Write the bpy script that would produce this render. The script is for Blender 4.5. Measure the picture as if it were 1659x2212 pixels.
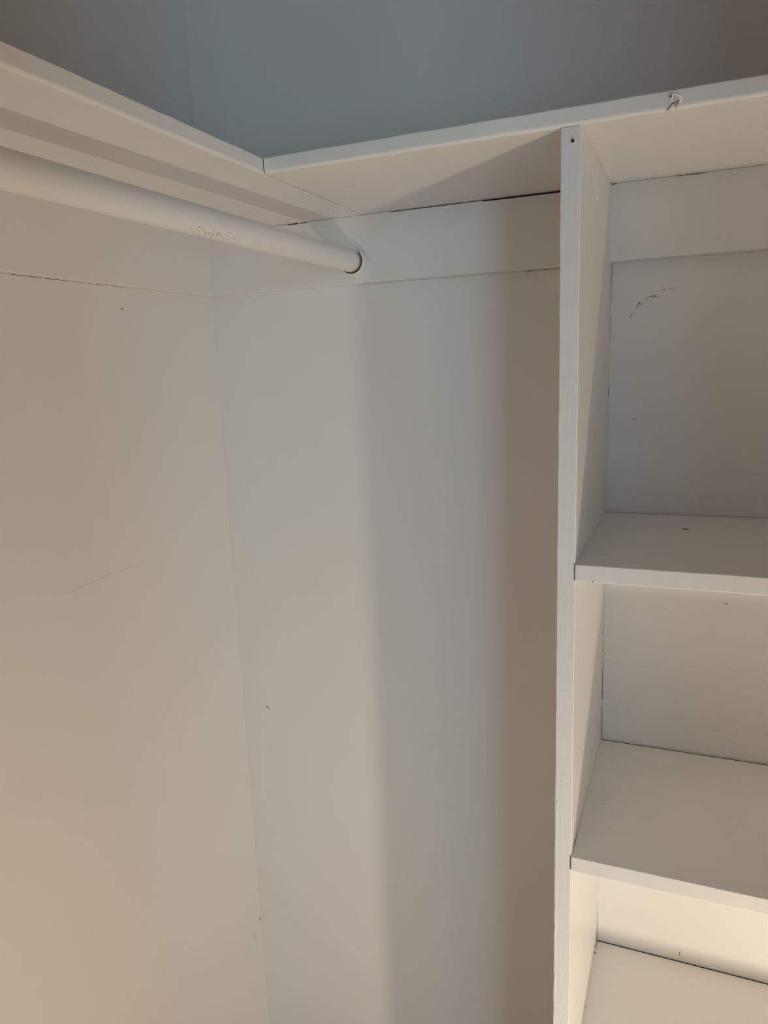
import bpy, bmesh, math, random
from mathutils import Vector, Matrix

# ------------------------------------------------------------------ scene, camera, light
S = bpy.context.scene
for o in list(bpy.data.objects):
    bpy.data.objects.remove(o, do_unlink=True)
COL = S.collection

S.view_settings.view_transform = 'Standard'
S.view_settings.look = 'None'
S.view_settings.gamma = 1.0
S.view_settings.use_curve_mapping = False
S.view_settings.exposure = 0.0
S.cycles.max_bounces = 10
S.cycles.diffuse_bounces = 6
S.cycles.use_denoising = True

W_PX = 1659.0
F_PX = 1592.8
cam_data = bpy.data.cameras.new('camera')
cam = bpy.data.objects.new('camera', cam_data)
COL.objects.link(cam)
cam_data.sensor_fit = 'HORIZONTAL'
cam_data.sensor_width = 36.0
cam_data.lens = F_PX * 36.0 / W_PX
cam_data.clip_start = 0.02
RV = Vector((0.92263543, 0.38388239, -0.03712369))
UV = Vector((-0.04114433, 0.19367892, 0.98020183))
FV = Vector((-0.38347229, 0.90284151, -0.19448962))
cam.matrix_world = Matrix(((RV.x, UV.x, -FV.x, 0.8235), (RV.y, UV.y, -FV.y, -1.1672),
                           (RV.z, UV.z, -FV.z, 1.4806), (0, 0, 0, 1)))
S.camera = cam

world = bpy.data.worlds.new('world')
S.world = world
world.use_nodes = True
bg = world.node_tree.nodes['Background']
bg.inputs['Color'].default_value = (0.30, 0.60, 1.0, 1)
bg.inputs['Strength'].default_value = 0.13


def lamp(name, kind, loc, color, power, **kw):
    d = bpy.data.lights.new(name, kind)
    d.color = color
    d.energy = power
    for k, v in kw.items():
        setattr(d, k, v)
    o = bpy.data.objects.new(name, d)
    COL.objects.link(o)
    o.location = loc
    return o


# a small warm lamp standing low in the right half of the closet
lamp('warm_lamp', 'POINT', (1.28, -0.80, 0.445), (1.0, 0.85, 0.66), 16.3, shadow_soft_size=0.024)
# cool daylight: the bedroom window beyond the closet doorway
win = lamp('window_daylight', 'AREA', (1.95, -2.75, 1.35), (0.51, 0.81, 1.0), 18.2, shape='RECTANGLE', size=0.5, size_y=1.5)
win.rotation_euler = (Vector((0.45, 0.0, 1.65)) - win.location).to_track_quat('-Z', 'Y').to_euler()


# ------------------------------------------------------------------ materials
def paint(name, col, rough=0.4, bump=0.15, scale=220.0, stretch=(1, 1, 1), mottling=0.02, spec=0.5, depth=0.0006):
    m = bpy.data.materials.new(name)
    m.use_nodes = True
    nt = m.node_tree
    b = nt.nodes['Principled BSDF']
    b.inputs['Roughness'].default_value = rough
    b.inputs['Specular IOR Level'].default_value = spec
    tc = nt.nodes.new('ShaderNodeTexCoord')
    mp = nt.nodes.new('ShaderNodeMapping')
    mp.inputs['Scale'].default_value = stretch
    nt.links.new(tc.outputs['Object'], mp.inputs['Vector'])
    big = nt.nodes.new('ShaderNodeTexNoise')
    big.inputs['Scale'].default_value = 4.0
    big.inputs['Detail'].default_value = 3.0
    nt.links.new(tc.outputs['Object'], big.inputs['Vector'])
    mix = nt.nodes.new('ShaderNodeMixRGB')
    mix.inputs[1].default_value = (*[c * (1 - mottling) for c in col], 1)
    mix.inputs[2].default_value = (*[min(1, c * (1 + mottling)) for c in col], 1)
    nt.links.new(big.outputs['Fac'], mix.inputs['Fac'])
    nt.links.new(mix.outputs[0], b.inputs['Base Color'])
    fine = nt.nodes.new('ShaderNodeTexNoise')
    fine.inputs['Scale'].default_value = scale
    fine.inputs['Detail'].default_value = 2.0
    nt.links.new(mp.outputs[0], fine.inputs['Vector'])
    bp = nt.nodes.new('ShaderNodeBump')
    bp.inputs['Strength'].default_value = bump
    bp.inputs['Distance'].default_value = depth
    nt.links.new(fine.outputs['Fac'], bp.inputs['Height'])
    nt.links.new(bp.outputs[0], b.inputs['Normal'])
    return m


WHITE = (0.78, 0.77, 0.755)
M_WALL = paint('wall_paint', WHITE, 0.55, 0.10, 160)
M_BOARD = paint('board_paint', WHITE, 0.36, 0.22, 240, (1, 1, 1), depth=0.001)
M_UPRIGHT = paint('upright_paint', WHITE, 0.36, 0.32, 320, (1, 1, 0.10), depth=0.0011)
M_CLEAT = paint('cleat_paint', WHITE, 0.42, 0.10, 160)
M_FLOOR = paint('floor_finish', (0.36, 0.23, 0.13), 0.35, 0.2, 30, (1, 8, 1), 0.15)
M_DARK = paint('gap_shade', (0.02, 0.018, 0.016), 0.9, 0)  # near-black for holes, and for the shade painted inside joints
M_CRACK = paint('crack_line', (0.20, 0.17, 0.14), 0.8, 0)
M_SCUFF = paint('grey_scuff', (0.42, 0.41, 0.39), 0.7, 0.2)
M_SPECK = paint('brown_speck', (0.22, 0.18, 0.14), 0.8, 0)
M_FAINT = paint('faint_scratch', (0.66, 0.645, 0.61), 0.6, 0)
M_CAULK = paint('caulk_white', (0.88, 0.87, 0.84), 0.35, 0)
M_THREAD = paint('dark_thread', (0.06, 0.065, 0.07), 0.8, 0)


def rod_paint():
    m = paint('rod_paint', WHITE, 0.38, 0.12, 160)
    nt = m.node_tree
    b = nt.nodes['Principled BSDF']
    tc = nt.nodes.new('ShaderNodeTexCoord')
    sep = nt.nodes.new('ShaderNodeSeparateXYZ')
    nt.links.new(tc.outputs['Object'], sep.inputs[0])

    def mth(op, a, bb=None, cl=False):
        n = nt.nodes.new('ShaderNodeMath')
        n.operation = op
        n.use_clamp = cl
        for i, v in enumerate((a, bb)):
            if v is None:
                continue
            if isinstance(v, (int, float)):
                n.inputs[i].default_value = v
            else:
                nt.links.new(v, n.inputs[i])
        return n.outputs[0]
    # the knotty stretch: centred 0.41 m from the bracket on the lower right flank
    dy = mth('DIVIDE', mth('ADD', sep.outputs['Y'], 0.385), 0.065)
    my = mth('SUBTRACT', 1.0, mth('MULTIPLY', dy, dy), True)
    dz = mth('DIVIDE', mth('ADD', sep.outputs['Z'], 0.0085), 0.0075)
    mz = mth('SUBTRACT', 1.0, mth('MULTIPLY', dz, dz), True)
    mask = mth('MULTIPLY', my, mz)
    mp = nt.nodes.new('ShaderNodeMapping')
    mp.inputs['Scale'].default_value = (1, 0.45, 1)
    nt.links.new(tc.outputs['Object'], mp.inputs['Vector'])
    nz = nt.nodes.new('ShaderNodeTexNoise')
    nz.inputs['Scale'].default_value = 620
    nz.inputs['Detail'].default_value = 2
    nt.links.new(mp.outputs[0], nz.inputs['Vector'])
    fleck = mth('MULTIPLY', mth('SUBTRACT', mth('ADD', nz.outputs['Fac'], mth('MULTIPLY', mask, 0.13)), 0.715), 16.0, True)
    fleck = mth('MULTIPLY', fleck, mth('GREATER_THAN', mask, 0.02))
    mix = nt.nodes.new('ShaderNodeMixRGB')
    base = b.inputs['Base Color'].links[0].from_socket
    nt.links.new(base, mix.inputs[1])
    mix.inputs[2].default_value = (0.20, 0.16, 0.12, 1)
    nt.links.new(fleck, mix.inputs['Fac'])
    nt.links.new(mix.outputs[0], b.inputs['Base Color'])
    # raised growth rings round the knot
    mp2 = nt.nodes.new('ShaderNodeMapping')
    mp2.inputs['Location'].default_value = (0, 0.40, 0.016)
    mp2.inputs['Scale'].default_value = (0.2, 0.55, 1)
    nt.links.new(tc.outputs['Object'], mp2.inputs['Vector'])
    wv = nt.nodes.new('ShaderNodeTexWave')
    wv.wave_type = 'RINGS'
    wv.rings_direction = 'X'
    wv.inputs['Scale'].default_value = 95
    wv.inputs['Distortion'].default_value = 1.2
    wv.inputs['Detail'].default_value = 1
    nt.links.new(mp2.outputs[0], wv.inputs['Vector'])
    dy2 = mth('DIVIDE', mth('ADD', sep.outputs['Y'], 0.37), 0.06)
    my2 = mth('SUBTRACT', 1.0, mth('MULTIPLY', dy2, dy2), True)
    bp = nt.nodes.new('ShaderNodeBump')
    bp.inputs['Strength'].default_value = 0.45
    bp.inputs['Distance'].default_value = 0.0004
    nt.links.new(mth('MULTIPLY', wv.outputs['Fac'], my2), bp.inputs['Height'])
    nt.links.new(b.inputs['Normal'].links[0].from_socket, bp.inputs['Normal'])
    nt.links.new(bp.outputs[0], b.inputs['Normal'])
    return m


M_ROD = rod_paint()


# ------------------------------------------------------------------ mesh helpers
def link(name, bm, mat, parent=None, loc=(0, 0, 0), smooth=False):
    bmesh.ops.recalc_face_normals(bm, faces=bm.faces)
    for v in bm.verts:
        v.co -= Vector(loc)
    me = bpy.data.meshes.new(name)
    bm.to_mesh(me)
    bm.free()
    me.materials.append(mat)
    for p in me.polygons:
        p.use_smooth = smooth
    o = bpy.data.objects.new(name, me)
    COL.objects.link(o)
    o.location = loc
    if parent:
        o.parent = parent
        o.matrix_parent_inverse = Matrix.Translation(-parent.location)
    return o


def tag(o, label, cat, group=None):
    o['label'] = label
    o['category'] = cat
    if group:
        o['group'] = group
    return o


def struct(o):
    o['kind'] = 'structure'
    return o


def empty(name, loc):
    o = bpy.data.objects.new(name, None)
    o.empty_display_size = 0.05
    COL.objects.link(o)
    o.location = loc
    return o


def box(bm, lo, hi, bev=0.0):
    r = bmesh.ops.create_cube(bm, size=1.0)
    c = [(a + b) / 2 for a, b in zip(lo, hi)]
    s = [b - a for a, b in zip(lo, hi)]
    for v in r['verts']:
        v.co = Vector([c[i] + v.co[i] * s[i] for i in range(3)])
    if bev:
        es = {e for v in r['verts'] for e in v.link_edges}
        bmesh.ops.bevel(bm, geom=list(es), offset=bev, segments=2, profile=0.5, affect='EDGES')


def prism(bm, prof, axis, a, b, n=1, jit=0.0, seed=1):
    """Sweep a closed 2-D profile along an axis; jit makes the edges slightly uneven like thick paint."""
    rnd = random.Random(seed)
    oth = [i for i in range(3) if i != axis]
    cx = sum(p[0] for p in prof) / len(prof)
    cy = sum(p[1] for p in prof) / len(prof)
    rows = []
    for k in range(n + 1):
        t = a + (b - a) * k / n
        du, dv = rnd.uniform(-jit, jit), rnd.uniform(-jit, jit)
        row = []
        for p in prof:
            q = [0, 0, 0]
            q[axis] = t
            q[oth[0]] = p[0] + (du if p[2] else 0)
            q[oth[1]] = p[1] + (dv if p[2] else 0)
            row.append(bm.verts.new(q))
        rows.append(row)
    m = len(prof)
    for k in range(n):
        for i in range(m):
            bm.faces.new((rows[k][i], rows[k][(i + 1) % m], rows[k + 1][(i + 1) % m], rows[k + 1][i]))
    bm.faces.new(rows[0])
    bm.faces.new(rows[-1])


def rounded(u0, v0, u1, v1, r, seg=5, front=()):
    """Rectangle profile with a radius per corner: r = (u0v0, u1v0, u1v1, u0v1); 'front' marks jittered corners."""
    cs = [(u0, v0, 1, 1, math.pi), (u1, v0, -1, 1, 1.5 * math.pi), (u1, v1, -1, -1, 0.0), (u0, v1, 1, -1, 0.5 * math.pi)]
    out = []
    for i, (u, v, su, sv, a0) in enumerate(cs):
        f = i in front
        if r[i] <= 0:
            out.append((u, v, f))
            continue
        for k in range(seg + 1):
            a = a0 + 0.5 * math.pi * k / seg
            out.append((u + su * r[i] + r[i] * math.cos(a), v + sv * r[i] + r[i] * math.sin(a), f))
    return out


def tube(bm, pts, rad, seg=8):
    pts = [Vector(p) for p in pts]
    rads = rad if isinstance(rad, (list, tuple)) else [rad] * len(pts)
    rows = []
    prev = Vector((0.31, 0.77, 0.55))
    for i, p in enumerate(pts):
        t = (pts[min(i + 1, len(pts) - 1)] - pts[max(i - 1, 0)]).normalized()
        x = t.cross(prev).normalized()
        y = t.cross(x)
        rows.append([bm.verts.new(p + rads[i] * (math.cos(a) * x + math.sin(a) * y))
                     for a in [2 * math.pi * k / seg for k in range(seg)]])
    for i in range(len(rows) - 1):
        for k in range(seg):
            bm.faces.new((rows[i][k], rows[i][(k + 1) % seg], rows[i + 1][(k + 1) % seg], rows[i + 1][k]))
    bm.faces.new(rows[0])
    bm.faces.new(rows[-1])


def smoothpath(pts, n=6):
    pts = [Vector(p) for p in pts]
    out = []
    for i in range(len(pts) - 1):
        p0, p1, p2, p3 = pts[max(i - 1, 0)], pts[i], pts[i + 1], pts[min(i + 2, len(pts) - 1)]
        for k in range(n):
            t = k / n
            out.append(0.5 * ((2 * p1) + (p2 - p0) * t + (2 * p0 - 5 * p1 + 4 * p2 - p3) * t * t + (3 * p1 - p0 - 3 * p2 + p3) * t ** 3))
    out.append(pts[-1])
    return out


def smear(bm, strokes, axis, side, th=0.00012, seed=3, rough=0.35):
    """Flat marks (scuffs, lines along a crack, dribbles of paint): thin ragged patches lying on a surface."""
    rnd = random.Random(seed)
    for st in strokes:
        P = [Vector(q[:3]) for q in st]
        wd = [q[3] for q in st]
        n = Vector((0, 0, 0))
        n[axis] = side
        pts, ws = [], []
        for i in range(len(P) - 1):
            L = (P[i + 1] - P[i]).length
            k = max(2, min(40, int(L / 0.0012)))
            for j in range(k):
                t = j / k
                pts.append(P[i].lerp(P[i + 1], t))
                ws.append(wd[i] * (1 - t) + wd[i + 1] * t)
        pts.append(P[-1])
        ws.append(wd[-1])
        d0 = (pts[1] - pts[0]).normalized()
        d1 = (pts[-1] - pts[-2]).normalized()
        pts = [pts[0] - d0 * ws[0] * 0.8] + pts + [pts[-1] + d1 * ws[-1] * 0.8]
        ws = [ws[0] * 0.3] + ws + [ws[-1] * 0.3]
        lo, hi = [], []
        for i, p in enumerate(pts):
            t = (pts[min(i + 1, len(pts) - 1)] - pts[max(i - 1, 0)]).normalized()
            s = n.cross(t)
            a = ws[i] * (1 + rnd.uniform(-rough, rough))
            b = ws[i] * (1 + rnd.uniform(-rough, rough))
            lo.append((p - s * a, p + s * b))
        for lvl in (0.0, th):
            hi.append([(bm.verts.new(a + n * lvl), bm.verts.new(b + n * lvl)) for a, b in lo])
        B, T = hi
        for i in range(len(lo) - 1):
            bm.faces.new((T[i][0], T[i][1], T[i + 1][1], T[i + 1][0]))
            bm.faces.new((B[i][0], B[i + 1][0], T[i + 1][0], T[i][0]))
            bm.faces.new((B[i][1], T[i][1], T[i + 1][1], B[i + 1][1]))
        bm.faces.new((B[0][0], T[0][0], T[0][1], B[0][1]))
        bm.faces.new((B[-1][0], B[-1][1], T[-1][1], T[-1][0]))


MARKS = {
'arc':('back',[[[0.7294,0.003,1.5364,0.00038],[0.7314,0.003,1.539,0.00071],[0.7332,0.003,1.5439,0.00042]],[[0.7383,0.003,1.5468,0.00037],[0.7402,0.003,1.5516,0.00122],[0.7422,0.003,1.5569,0.00093]],[[0.7422,0.003,1.5565,0.00084],[0.7459,0.003,1.5529,0.00056]],[[0.7473,0.003,1.5564,0.00042],[0.7487,0.003,1.5572,0.00033]],[[0.7507,0.003,1.5592,0.00047],[0.7548,0.003,1.5633,0.00079],[0.7575,0.003,1.5653,0.00056]],[[0.757,0.003,1.564,0.00083],[0.7617,0.003,1.5646,0.00157],[0.7674,0.003,1.5633,0.00111]],[[0.7728,0.003,1.5716,0.00046],[0.7753,0.003,1.5723,0.00101],[0.7774,0.003,1.5736,0.00055]],[[0.7822,0.003,1.5733,0.0006],[0.7841,0.003,1.5737,0.00037]],[[0.7852,0.003,1.5725,0.00046],[0.7869,0.003,1.572,0.00037]],[[0.7916,0.003,1.5736,0.00023],[0.7943,0.003,1.5738,0.00037]],[[0.7663,0.003,1.5714,0.00032],[0.7678,0.003,1.5716,0.00032]],[[0.7317,0.003,1.5349,0.00033],[0.7331,0.003,1.5339,0.00024]],[[0.7365,0.003,1.5396,0.00023],[0.7371,0.003,1.5387,0.00019]]]),
'streak':('divR',[[[0.7018,-0.0226,1.5517,0.00019],[0.7018,-0.0251,1.5471,0.00037],[0.7018,-0.0299,1.5415,0.00018]],[[0.7018,0.0013,1.5448,0.00028],[0.7018,-0.0055,1.5353,0.00071],[0.7018,-0.0255,1.5278,0.00037]],[[0.7018,-0.0539,1.5421,0.00023],[0.7018,-0.0544,1.5324,0.00041],[0.7018,-0.0526,1.5184,0.00023]],[[0.7018,0.0147,1.5324,0.00019],[0.7018,0.0145,1.525,0.00019]]]),
's1dot':('s1',[[[0.8152,-0.0947,1.2444,0.00074],[0.8185,-0.0963,1.2444,0.00122],[0.8216,-0.0967,1.2444,0.00061]]]),
'backdot':('back',[[[0.8767,0.003,1.1102,0.00053],[0.8789,0.003,1.1113,0.00096],[0.8812,0.003,1.1128,0.00043]],[[0.7403,0.003,1.3878,0.00067],[0.7416,0.003,1.3876,0.00067]]]),
's3dust':('s3',[[[0.7023,0.0002,0.4763,0.00048],[0.7053,-0.0009,0.4763,0.00095],[0.707,0.0015,0.4763,0.0004]],[[0.7034,-0.0038,0.4763,0.00071],[0.7049,-0.0065,0.4763,0.00047]],[[0.7028,-0.0084,0.4763,0.00039],[0.7029,-0.0149,0.4763,0.00063],[0.7043,-0.017,0.4763,0.00039]],[[0.7014,-0.0251,0.4763,0.00039],[0.7034,-0.0297,0.4763,0.00093],[0.7029,-0.0314,0.4763,0.00039]],[[0.7247,0.0051,0.4763,0.0004],[0.7261,0.0045,0.4763,0.00079],[0.7279,0.0061,0.4763,0.00032]],[[0.707,0.0042,0.4763,0.00056],[0.7034,0.0022,0.4763,0.00064]],[[0.7013,-0.1317,0.4763,0.00058],[0.701,-0.1337,0.4763,0.00043]],[[0.7015,-0.1416,0.4763,0.00036],[0.7016,-0.1469,0.4763,0.00057]],[[0.7015,-0.1523,0.4763,0.00057],[0.7013,-0.1568,0.4763,0.00071]],[[0.7007,-0.1596,0.4763,0.00042],[0.701,-0.1665,0.4763,0.00049]],[[0.7009,-0.1708,0.4763,0.00042],[0.701,-0.1768,0.4763,0.00056]]]),
's2dust':('s2',[[[0.7017,-0.2628,0.8603,0.00024],[0.702,-0.2698,0.8603,0.00024],[0.7023,-0.2798,0.8603,0.0003],[0.7023,-0.2893,0.8603,0.00041]],[[0.7002,-0.1941,0.8603,0.0006],[0.7012,-0.1934,0.8603,0.0005]],[[0.7007,-0.2151,0.8603,0.00059],[0.7013,-0.2142,0.8603,0.00049]],[[0.7281,-0.1832,0.8603,0.0005],[0.7293,-0.1835,0.8603,0.0004]]]),
's1gap':('s1',[[[0.6981,-0.0593,1.2444,0.00053],[0.7001,-0.1411,1.2444,0.00061],[0.6991,-0.2051,1.2444,0.00046],[0.7011,-0.2433,1.2444,0.00022]]]),
'b3crack':('back',[[[0.7025,0.003,0.535,0.00039],[0.7027,0.003,0.5197,0.00063],[0.7029,0.003,0.5052,0.00071],[0.7026,0.003,0.4924,0.00071],[0.7025,0.003,0.4786,0.00095]]]),
'b3mark':('back',[[[0.8378,0.003,0.494,0.00072],[0.8368,0.003,0.4873,0.0006]]]),
'b2crack':('back',[[[0.7009,0.003,1.1186,0.0009],[0.7008,0.003,1.1099,0.00045]],[[0.7009,0.003,1.0945,0.00091],[0.7013,0.003,1.0874,0.00091]],[[0.7013,0.003,1.0743,0.00068],[0.7017,0.003,1.0564,0.00103]],[[0.7018,0.003,1.0516,0.00103],[0.7022,0.003,1.042,0.00092]],[[0.702,0.003,1.0323,0.00046],[0.7021,0.003,1.0128,0.00069]],[[0.7022,0.003,1.008,0.00092],[0.7021,0.003,1.0043,0.00092]],[[0.7025,0.003,0.9946,0.00058],[0.7023,0.003,0.9687,0.00093],[0.7028,0.003,0.9314,0.00105]],[[0.7027,0.003,0.9176,0.00093],[0.703,0.003,0.8886,0.00117],[0.7033,0.003,0.8632,0.00118]]]),
'b1crack':('back',[[[0.7015,0.003,1.6566,0.00039],[0.7018,0.003,1.6443,0.00052]],[[0.7031,0.003,1.6182,0.00078],[0.7034,0.003,1.5845,0.00091]],[[0.7032,0.003,1.5821,0.00052],[0.7034,0.003,1.5593,0.00052]],[[0.7031,0.003,1.539,0.00066],[0.7033,0.003,1.5082,0.00053]],[[0.7023,0.003,1.4351,0.0008],[0.7018,0.003,1.4218,0.00054]],[[0.7014,0.003,1.4031,0.00054],[0.7013,0.003,1.3708,0.00122]],[[0.7005,0.003,1.3354,0.00041],[0.7007,0.003,1.2995,0.00069]],[[0.7007,0.003,1.2884,0.00083],[0.7008,0.003,1.2449,0.00125]],[[0.6998,0.003,1.7161,0.00022],[0.7006,0.003,1.6801,0.00045]],[[0.7008,0.003,1.6715,0.00045],[0.7014,0.003,1.6436,0.00045]]]),
'ccrack':('cleatb',[[[0.7007,-0.0165,1.7192,0.00066],[0.7045,-0.0165,1.7193,0.00132],[0.7091,-0.0165,1.7194,0.00044]],[[0.7842,-0.0165,1.7196,0.00032],[0.7945,-0.0165,1.7191,0.00053]],[[0.7975,-0.0165,1.7194,0.00053],[0.8082,-0.0165,1.7192,0.00074],[0.8245,-0.0165,1.7195,0.00052]]]),
'leftspecks':('left',[[[-0.0,-0.2344,1.5825,0.00107],[0.0,-0.2315,1.5812,0.00107]],[[0.0,0.0134,0.8837,0.00141],[0.0,0.0161,0.8785,0.00141]]]),
'leftscratch':('left',[[[0.0,-0.4105,1.1765,0.00033],[0.0,-0.3657,1.1786,0.00055],[0.0,-0.3073,1.1803,0.00058],[0.0,-0.2348,1.1776,0.00038]]]),
'cornermark':('left',[[[0.0,-0.0046,0.317,0.001],[0.0,0.0012,0.3182,0.00301],[0.0,0.0071,0.3204,0.00201]]]),
'cornermark2':('left',[[[0.0,-0.0249,0.3026,0.00148],[0.0,-0.0228,0.2906,0.00298],[0.0,-0.0256,0.2837,0.00198]]]),
'backspecks':('back',[[[0.0558,0.003,0.8191,0.00139],[0.0589,0.003,0.8166,0.00139]]]),
'caulk':('divR',[[[0.7018,-0.2638,1.7184,0.00019],[0.7018,-0.2536,1.7202,0.00056],[0.7018,-0.2445,1.7218,0.00038]],[[0.7018,-0.2369,1.7197,0.00014],[0.7018,-0.2068,1.7202,0.00049]],[[0.7018,-0.1773,1.7217,0.00051],[0.7018,-0.1752,1.7188,0.00025]],[[0.7018,-0.1715,1.7168,0.00041],[0.7018,-0.1773,1.7113,0.00056]],[[0.7018,-0.175,1.7075,0.0002],[0.7018,-0.1723,1.7004,0.00026]],[[0.7018,-0.1838,1.6838,0.0002],[0.7018,-0.1839,1.679,0.00041]],[[0.7018,-0.1798,1.674,0.00031],[0.7018,-0.176,1.6708,0.00062]],[[0.7018,-0.0359,1.7154,0.00029],[0.7018,-0.038,1.7096,0.00058]]]),
}
FACE = {'back': (1, -1), 'cleatb': (1, -1), 'divR': (0, 1), 'divF': (1, -1), 's1': (2, 1), 's2': (2, 1), 's3': (2, 1), 'left': (0, 1), 'cleatl': (0, 1)}


def mark(key, name, mat, parent, label=None, th=0.00012, rough=0.35):
    surf, st = MARKS[key]
    if surf == 'divR':
        st = [[[p[0], p[1], min(p[2], ZS - .0035), p[3] * .7] for p in s] for s in st if s[0][2] < ZS + .0005]
    if key == 's1dot':
        st = [[[*p[:3], p[3] * 3.6] for p in s] for s in st]
    if key == 's3dust':
        st = [[[*p[:3], p[3] * 1.35] for p in s] for s in st]
    if key in ('b1crack', 'b2crack', 'b3crack'):
        st = [[[*p[:3], p[3] * .42] for p in s] for s in st]
    bm = bmesh.new()
    smear(bm, st, FACE[surf][0], FACE[surf][1], th, sum(map(ord, key)), rough)
    o = link(name, bm, mat, parent)
    if len(st) > 1:
        o['kind'] = 'stuff'
    if label:
        o['label'] = label
    return o


# ------------------------------------------------------------------ the closet shell
ZS, TS = 1.720, 0.019            # underside and thickness of the upper shelves
YB = 0.003                       # plane of the back wall
XU = -0.006                      # plaster of the left wall above the shelf; its lower panel stands proud to x = 0
RX, FY, CZ = 1.95, -1.10, 3.2   # right wall, front wall, ceiling

bm = bmesh.new(); box(bm, (XU - 0.1, FY - 0.1, 0), (XU, YB + 0.1, CZ)); wall_left = struct(link('wall_left', bm, M_WALL))
bm = bmesh.new(); box(bm, (XU, FY, 0), (0.0, YB, ZS - 0.0005), 0.0); left_panel = link('wall_panel', bm, M_WALL, wall_left)
bm = bmesh.new(); box(bm, (XU, YB, 0), (RX, YB + 0.1, CZ)); wall_back = struct(link('wall_back', bm, M_WALL))
bm = bmesh.new(); box(bm, (RX, FY - 0.1, 0), (RX + 0.1, YB + 0.1, CZ)); struct(link('wall_right', bm, M_WALL))
DX0, DX1, DZ = 0.71, 1.22, 2.2  # unseen doorway, its jambs set to trim the window light
bm = bmesh.new()
box(bm, (XU, FY - 0.1, 0), (DX0, FY, CZ)); box(bm, (DX1, FY - 0.1, 0), (RX, FY, CZ)); box(bm, (DX0, FY - 0.1, DZ), (DX1, FY, CZ))
struct(link('wall_front', bm, M_WALL))
bm = bmesh.new(); box(bm, (XU - 0.1, FY - 0.1, -0.05), (RX + 0.1, YB + 0.1, 0)); struct(link('floor', bm, M_FLOOR))
bm = bmesh.new(); box(bm, (XU - 0.1, FY - 0.1, CZ), (RX + 0.1, YB + 0.1, CZ + 0.05)); struct(link('ceiling', bm, M_WALL))

mark('arc', 'scuff_mark', M_SCUFF, wall_back, 'broken grey scuff bending upward in an arc', rough=0.6)
mark('backdot', 'dirt_speck', M_SPECK, wall_back)
mark('b1crack', 'corner_crack', M_CRACK, wall_back)
mark('b2crack', 'corner_crack', M_CRACK, wall_back)
mark('b3crack', 'corner_crack', M_CRACK, wall_back)
mark('b3mark', 'dirt_speck', M_SPECK, wall_back)
mark('backspecks', 'dirt_speck', M_SPECK, wall_back)
mark('leftspecks', 'dirt_speck', M_SPECK, left_panel)
mark('leftscratch', 'scratch', M_FAINT, left_panel)
mark('cornermark', 'dirt_speck', M_SCUFF, left_panel)
mark('cornermark2', 'dirt_speck', M_FAINT, left_panel)

# ------------------------------------------------------------------ nailing cleats under the upper shelves
CH = 0.1053
CZ0 = ZS - CH
CY = -0.0165
CLX = 0.016


def back_cleat(x0, x1, gaps, seed):
    """Cleat with an uneven top edge: gaps = [(x, drop)] below the shelf."""
    bm = bmesh.new()
    rows = []
    for x, g in gaps:
        zt = ZS - g
        rows.append([bm.verts.new(p) for p in ((x, YB, CZ0), (x, CY + 0.0012, CZ0), (x, CY, CZ0 + 0.0012), (x, CY, zt), (x, YB, zt))])
    for a, b in zip(rows[:-1], rows[1:]):
        for i in range(5):
            bm.faces.new((a[i], a[(i + 1) % 5], b[(i + 1) % 5], b[i]))
    bm.faces.new(rows[0]); bm.faces.new(rows[-1])
    return link('wall_cleat', bm, M_CLEAT)


G = [(CLX, .0002), (.150, .0002), (.163, .0007), (.178, .0008), (.1785, .0019), (.1985, .0021), (.199, .0002), (.201, .0002), (.2015, .0020),
     (.2160, .0016), (.2165, .0003), (.220, .0003), (.2205, .0010), (.230, .0007), (.30, .0006), (.32, .0005), (.3625, .0005), (.363, .0014), (.45, .0016),
     (.515, .0014), (.5155, .0026), (.60, .0030), (.6804, .0033)]
cleat_back = tag(back_cleat(CLX, .6804, G, 1), 'white painted cleat board on the back wall that carries the rod bracket', 'cleat', 'cleat boards under the upper shelves')
cleat_bay = tag(back_cleat(.7018, 1.46, [(.7018, .0003), (.9, .0004), (1.46, .0003)], 2),
                'white painted cleat board at the top of the open cubby bay, right of the upright', 'cleat', 'cleat boards under the upper shelves')
bm = bmesh.new()
prism(bm, [(0.0, CZ0, 0), (CLX - .0012, CZ0, 0), (CLX, CZ0 + .0012, 0), (CLX, ZS - .0003, 0), (0.0, ZS - .0003, 0)], 1, FY, YB - .0005)
cleat_left = tag(link('wall_cleat', bm, M_CLEAT), 'long white painted cleat board on the left wall behind the hanging rod', 'cleat', 'cleat boards under the upper shelves')
mark('ccrack', 'corner_crack', M_CRACK, cleat_bay)
bm = bmesh.new(); box(bm, (.362, CY + .004, ZS - .0034), (.680, YB - .001, ZS - .0002)); link('joint_shade_filler', bm, M_DARK, cleat_back)  # near-black boxes painted as the shade in the gap above the cleat
bm = bmesh.new(); box(bm, (.178, CY + .004, ZS - .0022), (.217, YB - .001, ZS - .0002)); link('joint_shade_filler', bm, M_DARK, cleat_back)
# thin broken dashes, darker than the paint, along the joint under each cleat


def seam(axis, fixed, a, b, z, keep, w0, w1, seed):
    r = random.Random(seed)
    st, t = [], a
    while t < b:
        L = r.uniform(.006, .035)
        if r.random() < keep:
            k = (t - a) / (b - a)
            w = (w0 * (1 - k) + w1 * k) * r.uniform(.6, 1.25)
            p = [0, 0, z]; p[axis] = t; p[1 - axis] = fixed
            q = list(p); q[axis] = min(b, t + L)
            st.append([p + [w], q + [w * r.uniform(.5, 1.2)]])
        t += L + r.uniform(.001, .006)
    return st


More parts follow.
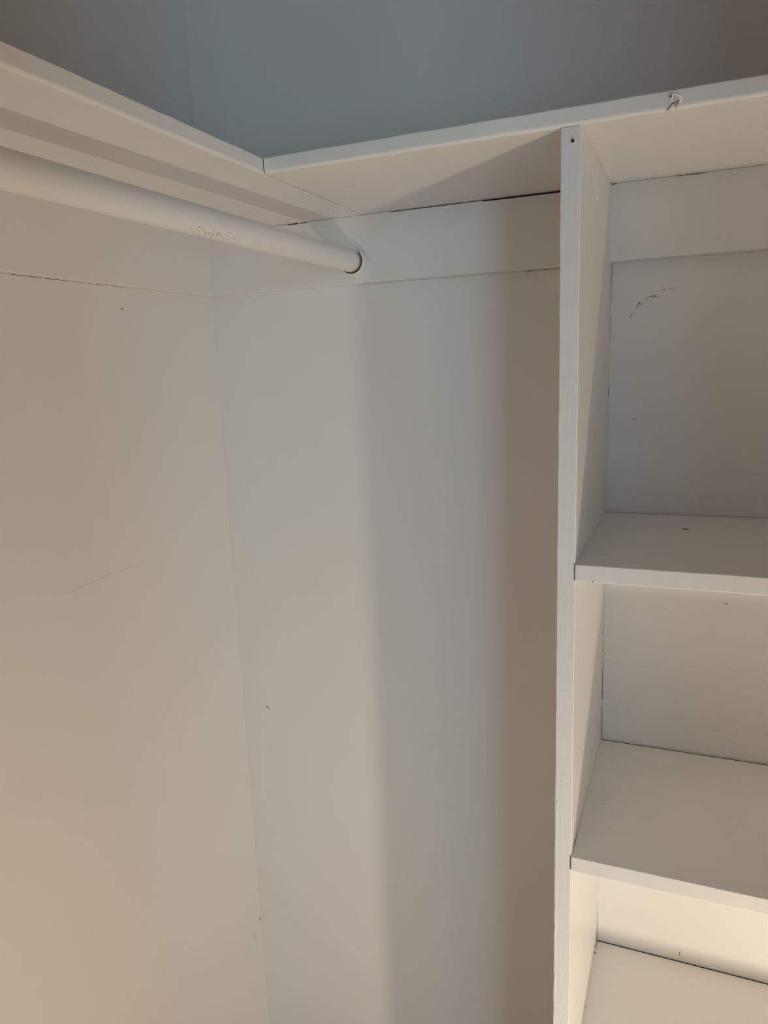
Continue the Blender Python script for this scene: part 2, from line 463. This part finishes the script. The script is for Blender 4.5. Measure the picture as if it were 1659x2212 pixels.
bm = bmesh.new(); smear(bm, seam(0, YB, .255, .60, CZ0 - .0006, .8, .0003, .0005, 4), 1, -1); link('joint_line', bm, M_FAINT, cleat_back)['kind'] = 'stuff'
bm = bmesh.new(); smear(bm, seam(0, YB, .575, .6804, CZ0 - .0007, .95, .0003, .0006, 5), 1, -1); link('joint_line', bm, M_CRACK, cleat_back)['kind'] = 'stuff'
bm = bmesh.new(); smear(bm, seam(1, 0.0, -.60, -.22, CZ0 - .0005, .9, .00036, .0003, 6), 0, 1); link('joint_line', bm, M_CRACK, cleat_left)['kind'] = 'stuff'
bm = bmesh.new(); smear(bm, seam(1, 0.0, -.22, -.03, CZ0 - .0006, .8, .0004, .0003, 7), 0, 1); link('joint_line', bm, M_FAINT, cleat_left)['kind'] = 'stuff'
bm = bmesh.new(); smear(bm, seam(0, YB,   .704, 1.2, CZ0 - .0006, .75, .0005, .0005, 9), 1, -1); link('joint_line', bm, M_FAINT, cleat_bay)['kind'] = 'stuff'

# ------------------------------------------------------------------ the two upper shelves
AX = 0.3161      # front edge of the left shelf
BY = -0.3152     # front edge of the back shelf
bm = bmesh.new()
prism(bm, rounded(XU + .0005, ZS, AX, ZS + TS, (0, .0042, .0018, 0), 5, (1, 2)), 1, FY + .002, YB - .0005, 60, .00025, 3)
shelf_l = tag(link('closet_shelf', bm, M_BOARD), 'long white shelf board along the left wall, running above the round hanging rod', 'shelf', 'upper shelf boards')
bm = bmesh.new()
SX = AX + .0016  # open joint between the two boards
prism(bm, rounded(BY, ZS, YB - .0005, ZS + TS, (.0042, 0, 0, .0018), 5, (0, 3)), 0, SX, RX - .001, 60, .0003, 4)
shelf_b = tag(link('closet_shelf', bm, M_BOARD), 'white shelf board along the back wall with a bent hook on its front edge', 'shelf', 'upper shelf boards')
# near-black strip painted as the joint's deep shade, then pale filler closing its underside
bm = bmesh.new()
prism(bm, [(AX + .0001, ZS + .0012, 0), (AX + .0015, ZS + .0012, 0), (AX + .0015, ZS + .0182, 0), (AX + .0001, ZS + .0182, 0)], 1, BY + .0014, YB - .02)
link('joint_shade_filler', bm, M_DARK, shelf_b)
bm = bmesh.new()
prism(bm, [(AX - .0001, ZS + .00005, 0), (AX + .0017, ZS + .00005, 0), (AX + .0017, ZS + .0012, 0), (AX - .0001, ZS + .0012, 0)], 1, BY + .03, YB - .02, 24, .0)
link('joint_shade_filler', bm, M_CLEAT, shelf_b)
bm = bmesh.new()
smear(bm, [[[AX + .0007, y, ZS, .0003], [AX + .0007, y + l, ZS, .00022]] for y, l in ((-.30, .05), (-.247, .06), (-.183, .05), (-.128, .03), (-.07, .045))], 2, -1)
link('joint_line', bm, M_CRACK, shelf_b)['kind'] = 'stuff'
# paint scars on the front edge
for c in ((.340, 1.7296, .0022, .7), (.3385, 1.7266, .0012, .2), (.4849, 1.7241, .0016, 1.1), (.447, 1.727, .0012, 2.0), (.4735, 1.7285, .001, .4)):
    bm = bmesh.new()
    bmesh.ops.create_uvsphere(bm, u_segments=10, v_segments=6, radius=1.0)
    bmesh.ops.transform(bm, matrix=Matrix.Translation((c[0], BY, c[1])) @ Matrix.Rotation(c[3], 4, 'Y') @ Matrix.Diagonal((c[2], .0004, c[2] * .4, 1)), verts=bm.verts)
    link('paint_bump', bm, M_BOARD, shelf_b, smooth=True)
# bent hook
bm = bmesh.new()
hp = smoothpath([(.7898, BY + .002, 1.7317), (.7900, BY - .004, 1.7322), (.7922, BY - .0085, 1.7322), (.7958, BY - .010, 1.7302), (.7984, BY - .0095, 1.7272), (.7985, BY - .0085, 1.7250), (.7972, BY - .008, 1.7240)])
tube(bm, hp, [.0012] * (len(hp) - 1) + [.0009], 10)
hook = link('hook', bm, M_CAULK, shelf_b, smooth=True); hook['label'] = 'small bent hook painted white'
bm = bmesh.new()
bmesh.ops.create_uvsphere(bm, u_segments=10, v_segments=6, radius=1.0)
bmesh.ops.transform(bm, matrix=Matrix.Translation((.7889, BY - .0035, 1.7318)) @ Matrix.Diagonal((.0011, .0011, .0011, 1)), verts=bm.verts)
link('hook_hole', bm, M_DARK, hook)
bm = bmesh.new()  # two thin dark strands below the hook
tube(bm, smoothpath([(.7958, BY - .007, 1.7262), (.7945, BY - .005, 1.7252), (.7900, BY - .003, 1.7248), (.7880, BY - .0012, 1.7222), (.7868, BY - .0006, 1.7212), (.7848, BY + .0006, 1.7206)]), .00045, 6)
tube(bm, smoothpath([(.7955, BY - .006, 1.7262), (.7945, BY - .003, 1.7228), (.7933, BY - .0004, 1.7212)]), .00035, 6)
link('thread', bm, M_THREAD, hook)['label'] = 'thin dark wisp below the hook'

# ------------------------------------------------------------------ the built-in shelving unit
DL, DR = .6804, .7018
DF = -.3132
unit = tag(empty('shelving_unit', (DL, DF, 0)), 'white built-in cubby unit with an upright side panel and three open shelves', 'shelving')
UR = 1.46
bm = bmesh.new()
prism(bm, rounded(DL, DF, DR, .002, (.0012, .0012, 0, 0), 3, (0, 1)), 2, 0, ZS - .0004, 110, .0003, 5)
upright = link('upright', bm, M_UPRIGHT, unit); upright['label'] = 'upright side panel facing the camera with its narrow front edge'
bm = bmesh.new()
prism(bm, rounded(UR, DF, UR + .0214, .002, (.0012, .0012, 0, 0), 3, (0, 1)), 2, 0, ZS - .0004, 40, .0003, 6)
link('upright', bm, M_UPRIGHT, unit)
TI = .0205
boards = []
for z, lab, sd in ((1.2444, 'top shelf of the cubby bay, at mid height', 11), (.8603, 'middle shelf of the cubby bay', 12), (.4763, 'lowest shelf seen in the cubby bay', 13), (.0950, None, 14)):
    bm = bmesh.new()
    prism(bm, rounded(BY, z - TI, -.0005, z, (.0014, 0, 0, .0012), 3, (0, 3)), 0, DR + .0001, UR - .0003, 40, .00025, sd)
    o = link('shelf_board', bm, M_BOARD, unit)
    if lab:
        o['label'] = lab
    boards.append(o)
    bm = bmesh.new(); box(bm, (DR + .001, -.0005, z - TI), (UR - .001, YB - .0002, z - .0009)); link('joint_shade_filler', bm, M_DARK, o)  # near-black box stands in for shade in the gap behind the board
bm = bmesh.new(); box(bm, (DR + .001, DF + .02, 0), (UR - .001, DF + .04, .0740)); link('toe_board', bm, M_BOARD, unit)
# dado lines where each shelf is let into the upright
bm = bmesh.new()
for z in (1.2444, .8603, .4763):
    smear(bm, [[[DR - .0012, DF, z + .0006, .0004], [DR - .0011, DF, z - TI * .5, .0004], [DR - .0010, DF, z - TI + .001, .00035]]], 1, -1)
link('joint_line', bm, M_CRACK, upright)['kind'] = 'stuff'
mark('streak', 'scuff_mark', M_SCUFF, upright, 'short grey upright streaks')
mark('caulk', 'paint_drip', M_CAULK, upright, th=.0005)
mark('s1dot', 'dirt_speck', M_SPECK, boards[0])
mark('s1gap', 'joint_line', M_CRACK, boards[0])
mark('s2dust', 'dirt_speck', M_SPECK, boards[1])
mark('s3dust', 'dust_clump', M_SPECK, boards[2], 'grey crumbs of dust caught in the corner', rough=0.7)
# nail hole near the top of the upright
bm = bmesh.new()
ring = [(.6928 + .0027 * math.cos(a), DF - .0001, 1.7058 + .0027 * math.sin(a)) for a in [2 * math.pi * k / 16 for k in range(17)]]
tube(bm, ring, .0005, 6)
nh = link('nail_hole', bm, M_UPRIGHT, upright, smooth=True)
bm = bmesh.new()
smear(bm, [[[.6924, DF, 1.7074, .0008], [.6928, DF, 1.7056, .0017], [.6933, DF, 1.7047, .0013]]], 1, -1, .0003, 4, .2)
link('hole', bm, M_DARK, nh)['label'] = 'black hole left by a nail'
for c in ((.6992, 1.5876, .0007, .0016), (.6994, 1.5892, .0005, .0008), (.6885, .9625, .0008, .0008), (.6836, .9290, .0011, .0055), (.6825, .9180, .0010, .0040), (.6842, .9210, .0007, .0022),
          (.6874, .6260, .0006, .0018), (.6825, .86, .0005, .03), (.6822, .74, .0006, .05), (.6826, .66, .0006, .02)):
    bm = bmesh.new()
    bmesh.ops.create_uvsphere(bm, u_segments=10, v_segments=6, radius=1.0)
    bmesh.ops.transform(bm, matrix=Matrix.Translation((c[0], DF, c[1])) @ Matrix.Diagonal((c[2], .0004, c[3], 1)), verts=bm.verts)
    link('paint_bump', bm, M_UPRIGHT, upright, smooth=True)
for c in ((.7285, .8602, .0030, .0014), (.7312, .8590, .0018, .0020)):
    bm = bmesh.new()
    bmesh.ops.create_icosphere(bm, subdivisions=2, radius=1.0)
    bmesh.ops.transform(bm, matrix=Matrix.Translation((c[0], BY, c[1])) @ Matrix.Diagonal((c[2], .0012, c[3], 1)), verts=bm.verts)
    link('paint_bump', bm, M_BOARD, boards[1], smooth=True)
bm = bmesh.new()
bmesh.ops.create_icosphere(bm, subdivisions=2, radius=1.0)
bmesh.ops.transform(bm, matrix=Matrix.Translation((.7225, BY, 1.2245)) @ Matrix.Diagonal((.0010, .0010, .0010, 1)), verts=bm.verts)
link('paint_bump', bm, M_BOARD, boards[0], smooth=True)

# ------------------------------------------------------------------ hanging rod and its bracket
RC = Vector((.2985, -.0165, 1.6490))
DIRR = Vector((.05, 1.0, -.015))
RR = .0176
bm = bmesh.new()
N, SEG = 60, 48
rows = []
for k in range(N + 1):
    y = -1.06 + (1.06 - .0205) * k / N
    c = Vector((RC.x + DIRR.x * (y - RC.y), y, RC.z + DIRR.z * (y - RC.y)))
    rows.append([bm.verts.new(c + RR * Vector((math.cos(a), 0, math.sin(a)))) for a in [2 * math.pi * j / SEG for j in range(SEG)]])
for k in range(N):
    for j in range(SEG):
        bm.faces.new((rows[k][j], rows[k][(j + 1) % SEG], rows[k + 1][(j + 1) % SEG], rows[k + 1][j]))
bm.faces.new(rows[0]); bm.faces.new(rows[-1])
rod = link('hanging_rod', bm, M_ROD, loc=tuple(RC), smooth=True)
for p in rod.data.polygons:
    if len(p.vertices) > 4:
        p.use_smooth = False
tag(rod, 'thick round wooden hanging rod painted white below the left shelf', 'rod')

br = tag(empty('rod_bracket', (RC.x, CY, RC.z)), 'small white painted open cup bracket holding the end of the rod', 'bracket')
# cup: an open U of sheet metal
bm = bmesh.new()
RI, RO, DEP = .0196, .0231, .0150
BX, BZ = RC.x + .0012, RC.z - .0006
a0, a1, na = math.radians(-205), math.radians(52), 40
rings = []
for k in range(na + 1):
    a = a0 + (a1 - a0) * k / na
    end = min(1.0, min(k, na - k) / 2.5)
    dep = DEP * (0.72 + 0.28 * end)
    ca, sa = math.cos(a), math.sin(a)
    rings.append([bm.verts.new((BX + r * ca, y, BZ + r * sa)) for r, y in ((RI, CY), (RI, CY - dep + .0006), (RI + .0006, CY - dep), (RO - .0005, CY - dep), (RO, CY - dep + .0008), (RO + .0004, CY - .002), (RO + .0016, CY))])
for p, q in zip(rings[:-1], rings[1:]):
    for i in range(7):
        bm.faces.new((p[i], p[(i + 1) % 7], q[(i + 1) % 7], q[i]))
bm.faces.new(rings[0]); bm.faces.new(rings[-1])
link('cup', bm, M_BOARD, br, smooth=False)
# flange plate with two screw ears
bm = bmesh.new()
prof = []
for k in range(64):
    a = 2 * math.pi * k / 64
    r = .0222
    for ea in (math.radians(0), math.radians(-90), math.radians(180)):
        d = abs((a - ea + math.pi) % (2 * math.pi) - math.pi)
        r = max(r, .0330 - 50 * max(0, d - .08) ** 2 * .08) if d < .32 else r
    prof.append((RC.x + r * math.cos(a), RC.z + r * math.sin(a)))
f0 = [bm.verts.new((x, CY, z)) for x, z in prof]
f1 = [bm.verts.new((x, CY - .0009, z)) for x, z in prof]
for k in range(64):
    bm.faces.new((f0[k], f0[(k + 1) % 64], f1[(k + 1) % 64], f1[k]))
bm.faces.new(f0); bm.faces.new(f1)
link('flange', bm, M_BOARD, br)
for x, z in ((RC.x + .0284, RC.z + .0003), (RC.x + .0005, RC.z - .0284)):
    bm = bmesh.new()
    bmesh.ops.create_uvsphere(bm, u_segments=16, v_segments=8, radius=1.0)
    bmesh.ops.transform(bm, matrix=Matrix.Translation((x, CY - .0009, z)) @ Matrix.Diagonal((.0030, .0011, .0030, 1)), verts=bm.verts)
    sc = link('screw', bm, M_BOARD, br, smooth=True)
    bm = bmesh.new()
    smear(bm, [[[x + .0002, CY - .0019, z + .0016, .0003], [x + .0002, CY - .0019, z - .0014, .0003]]], 1, -1, .0003, 2, .1)
    link('slot', bm, M_FAINT, sc)
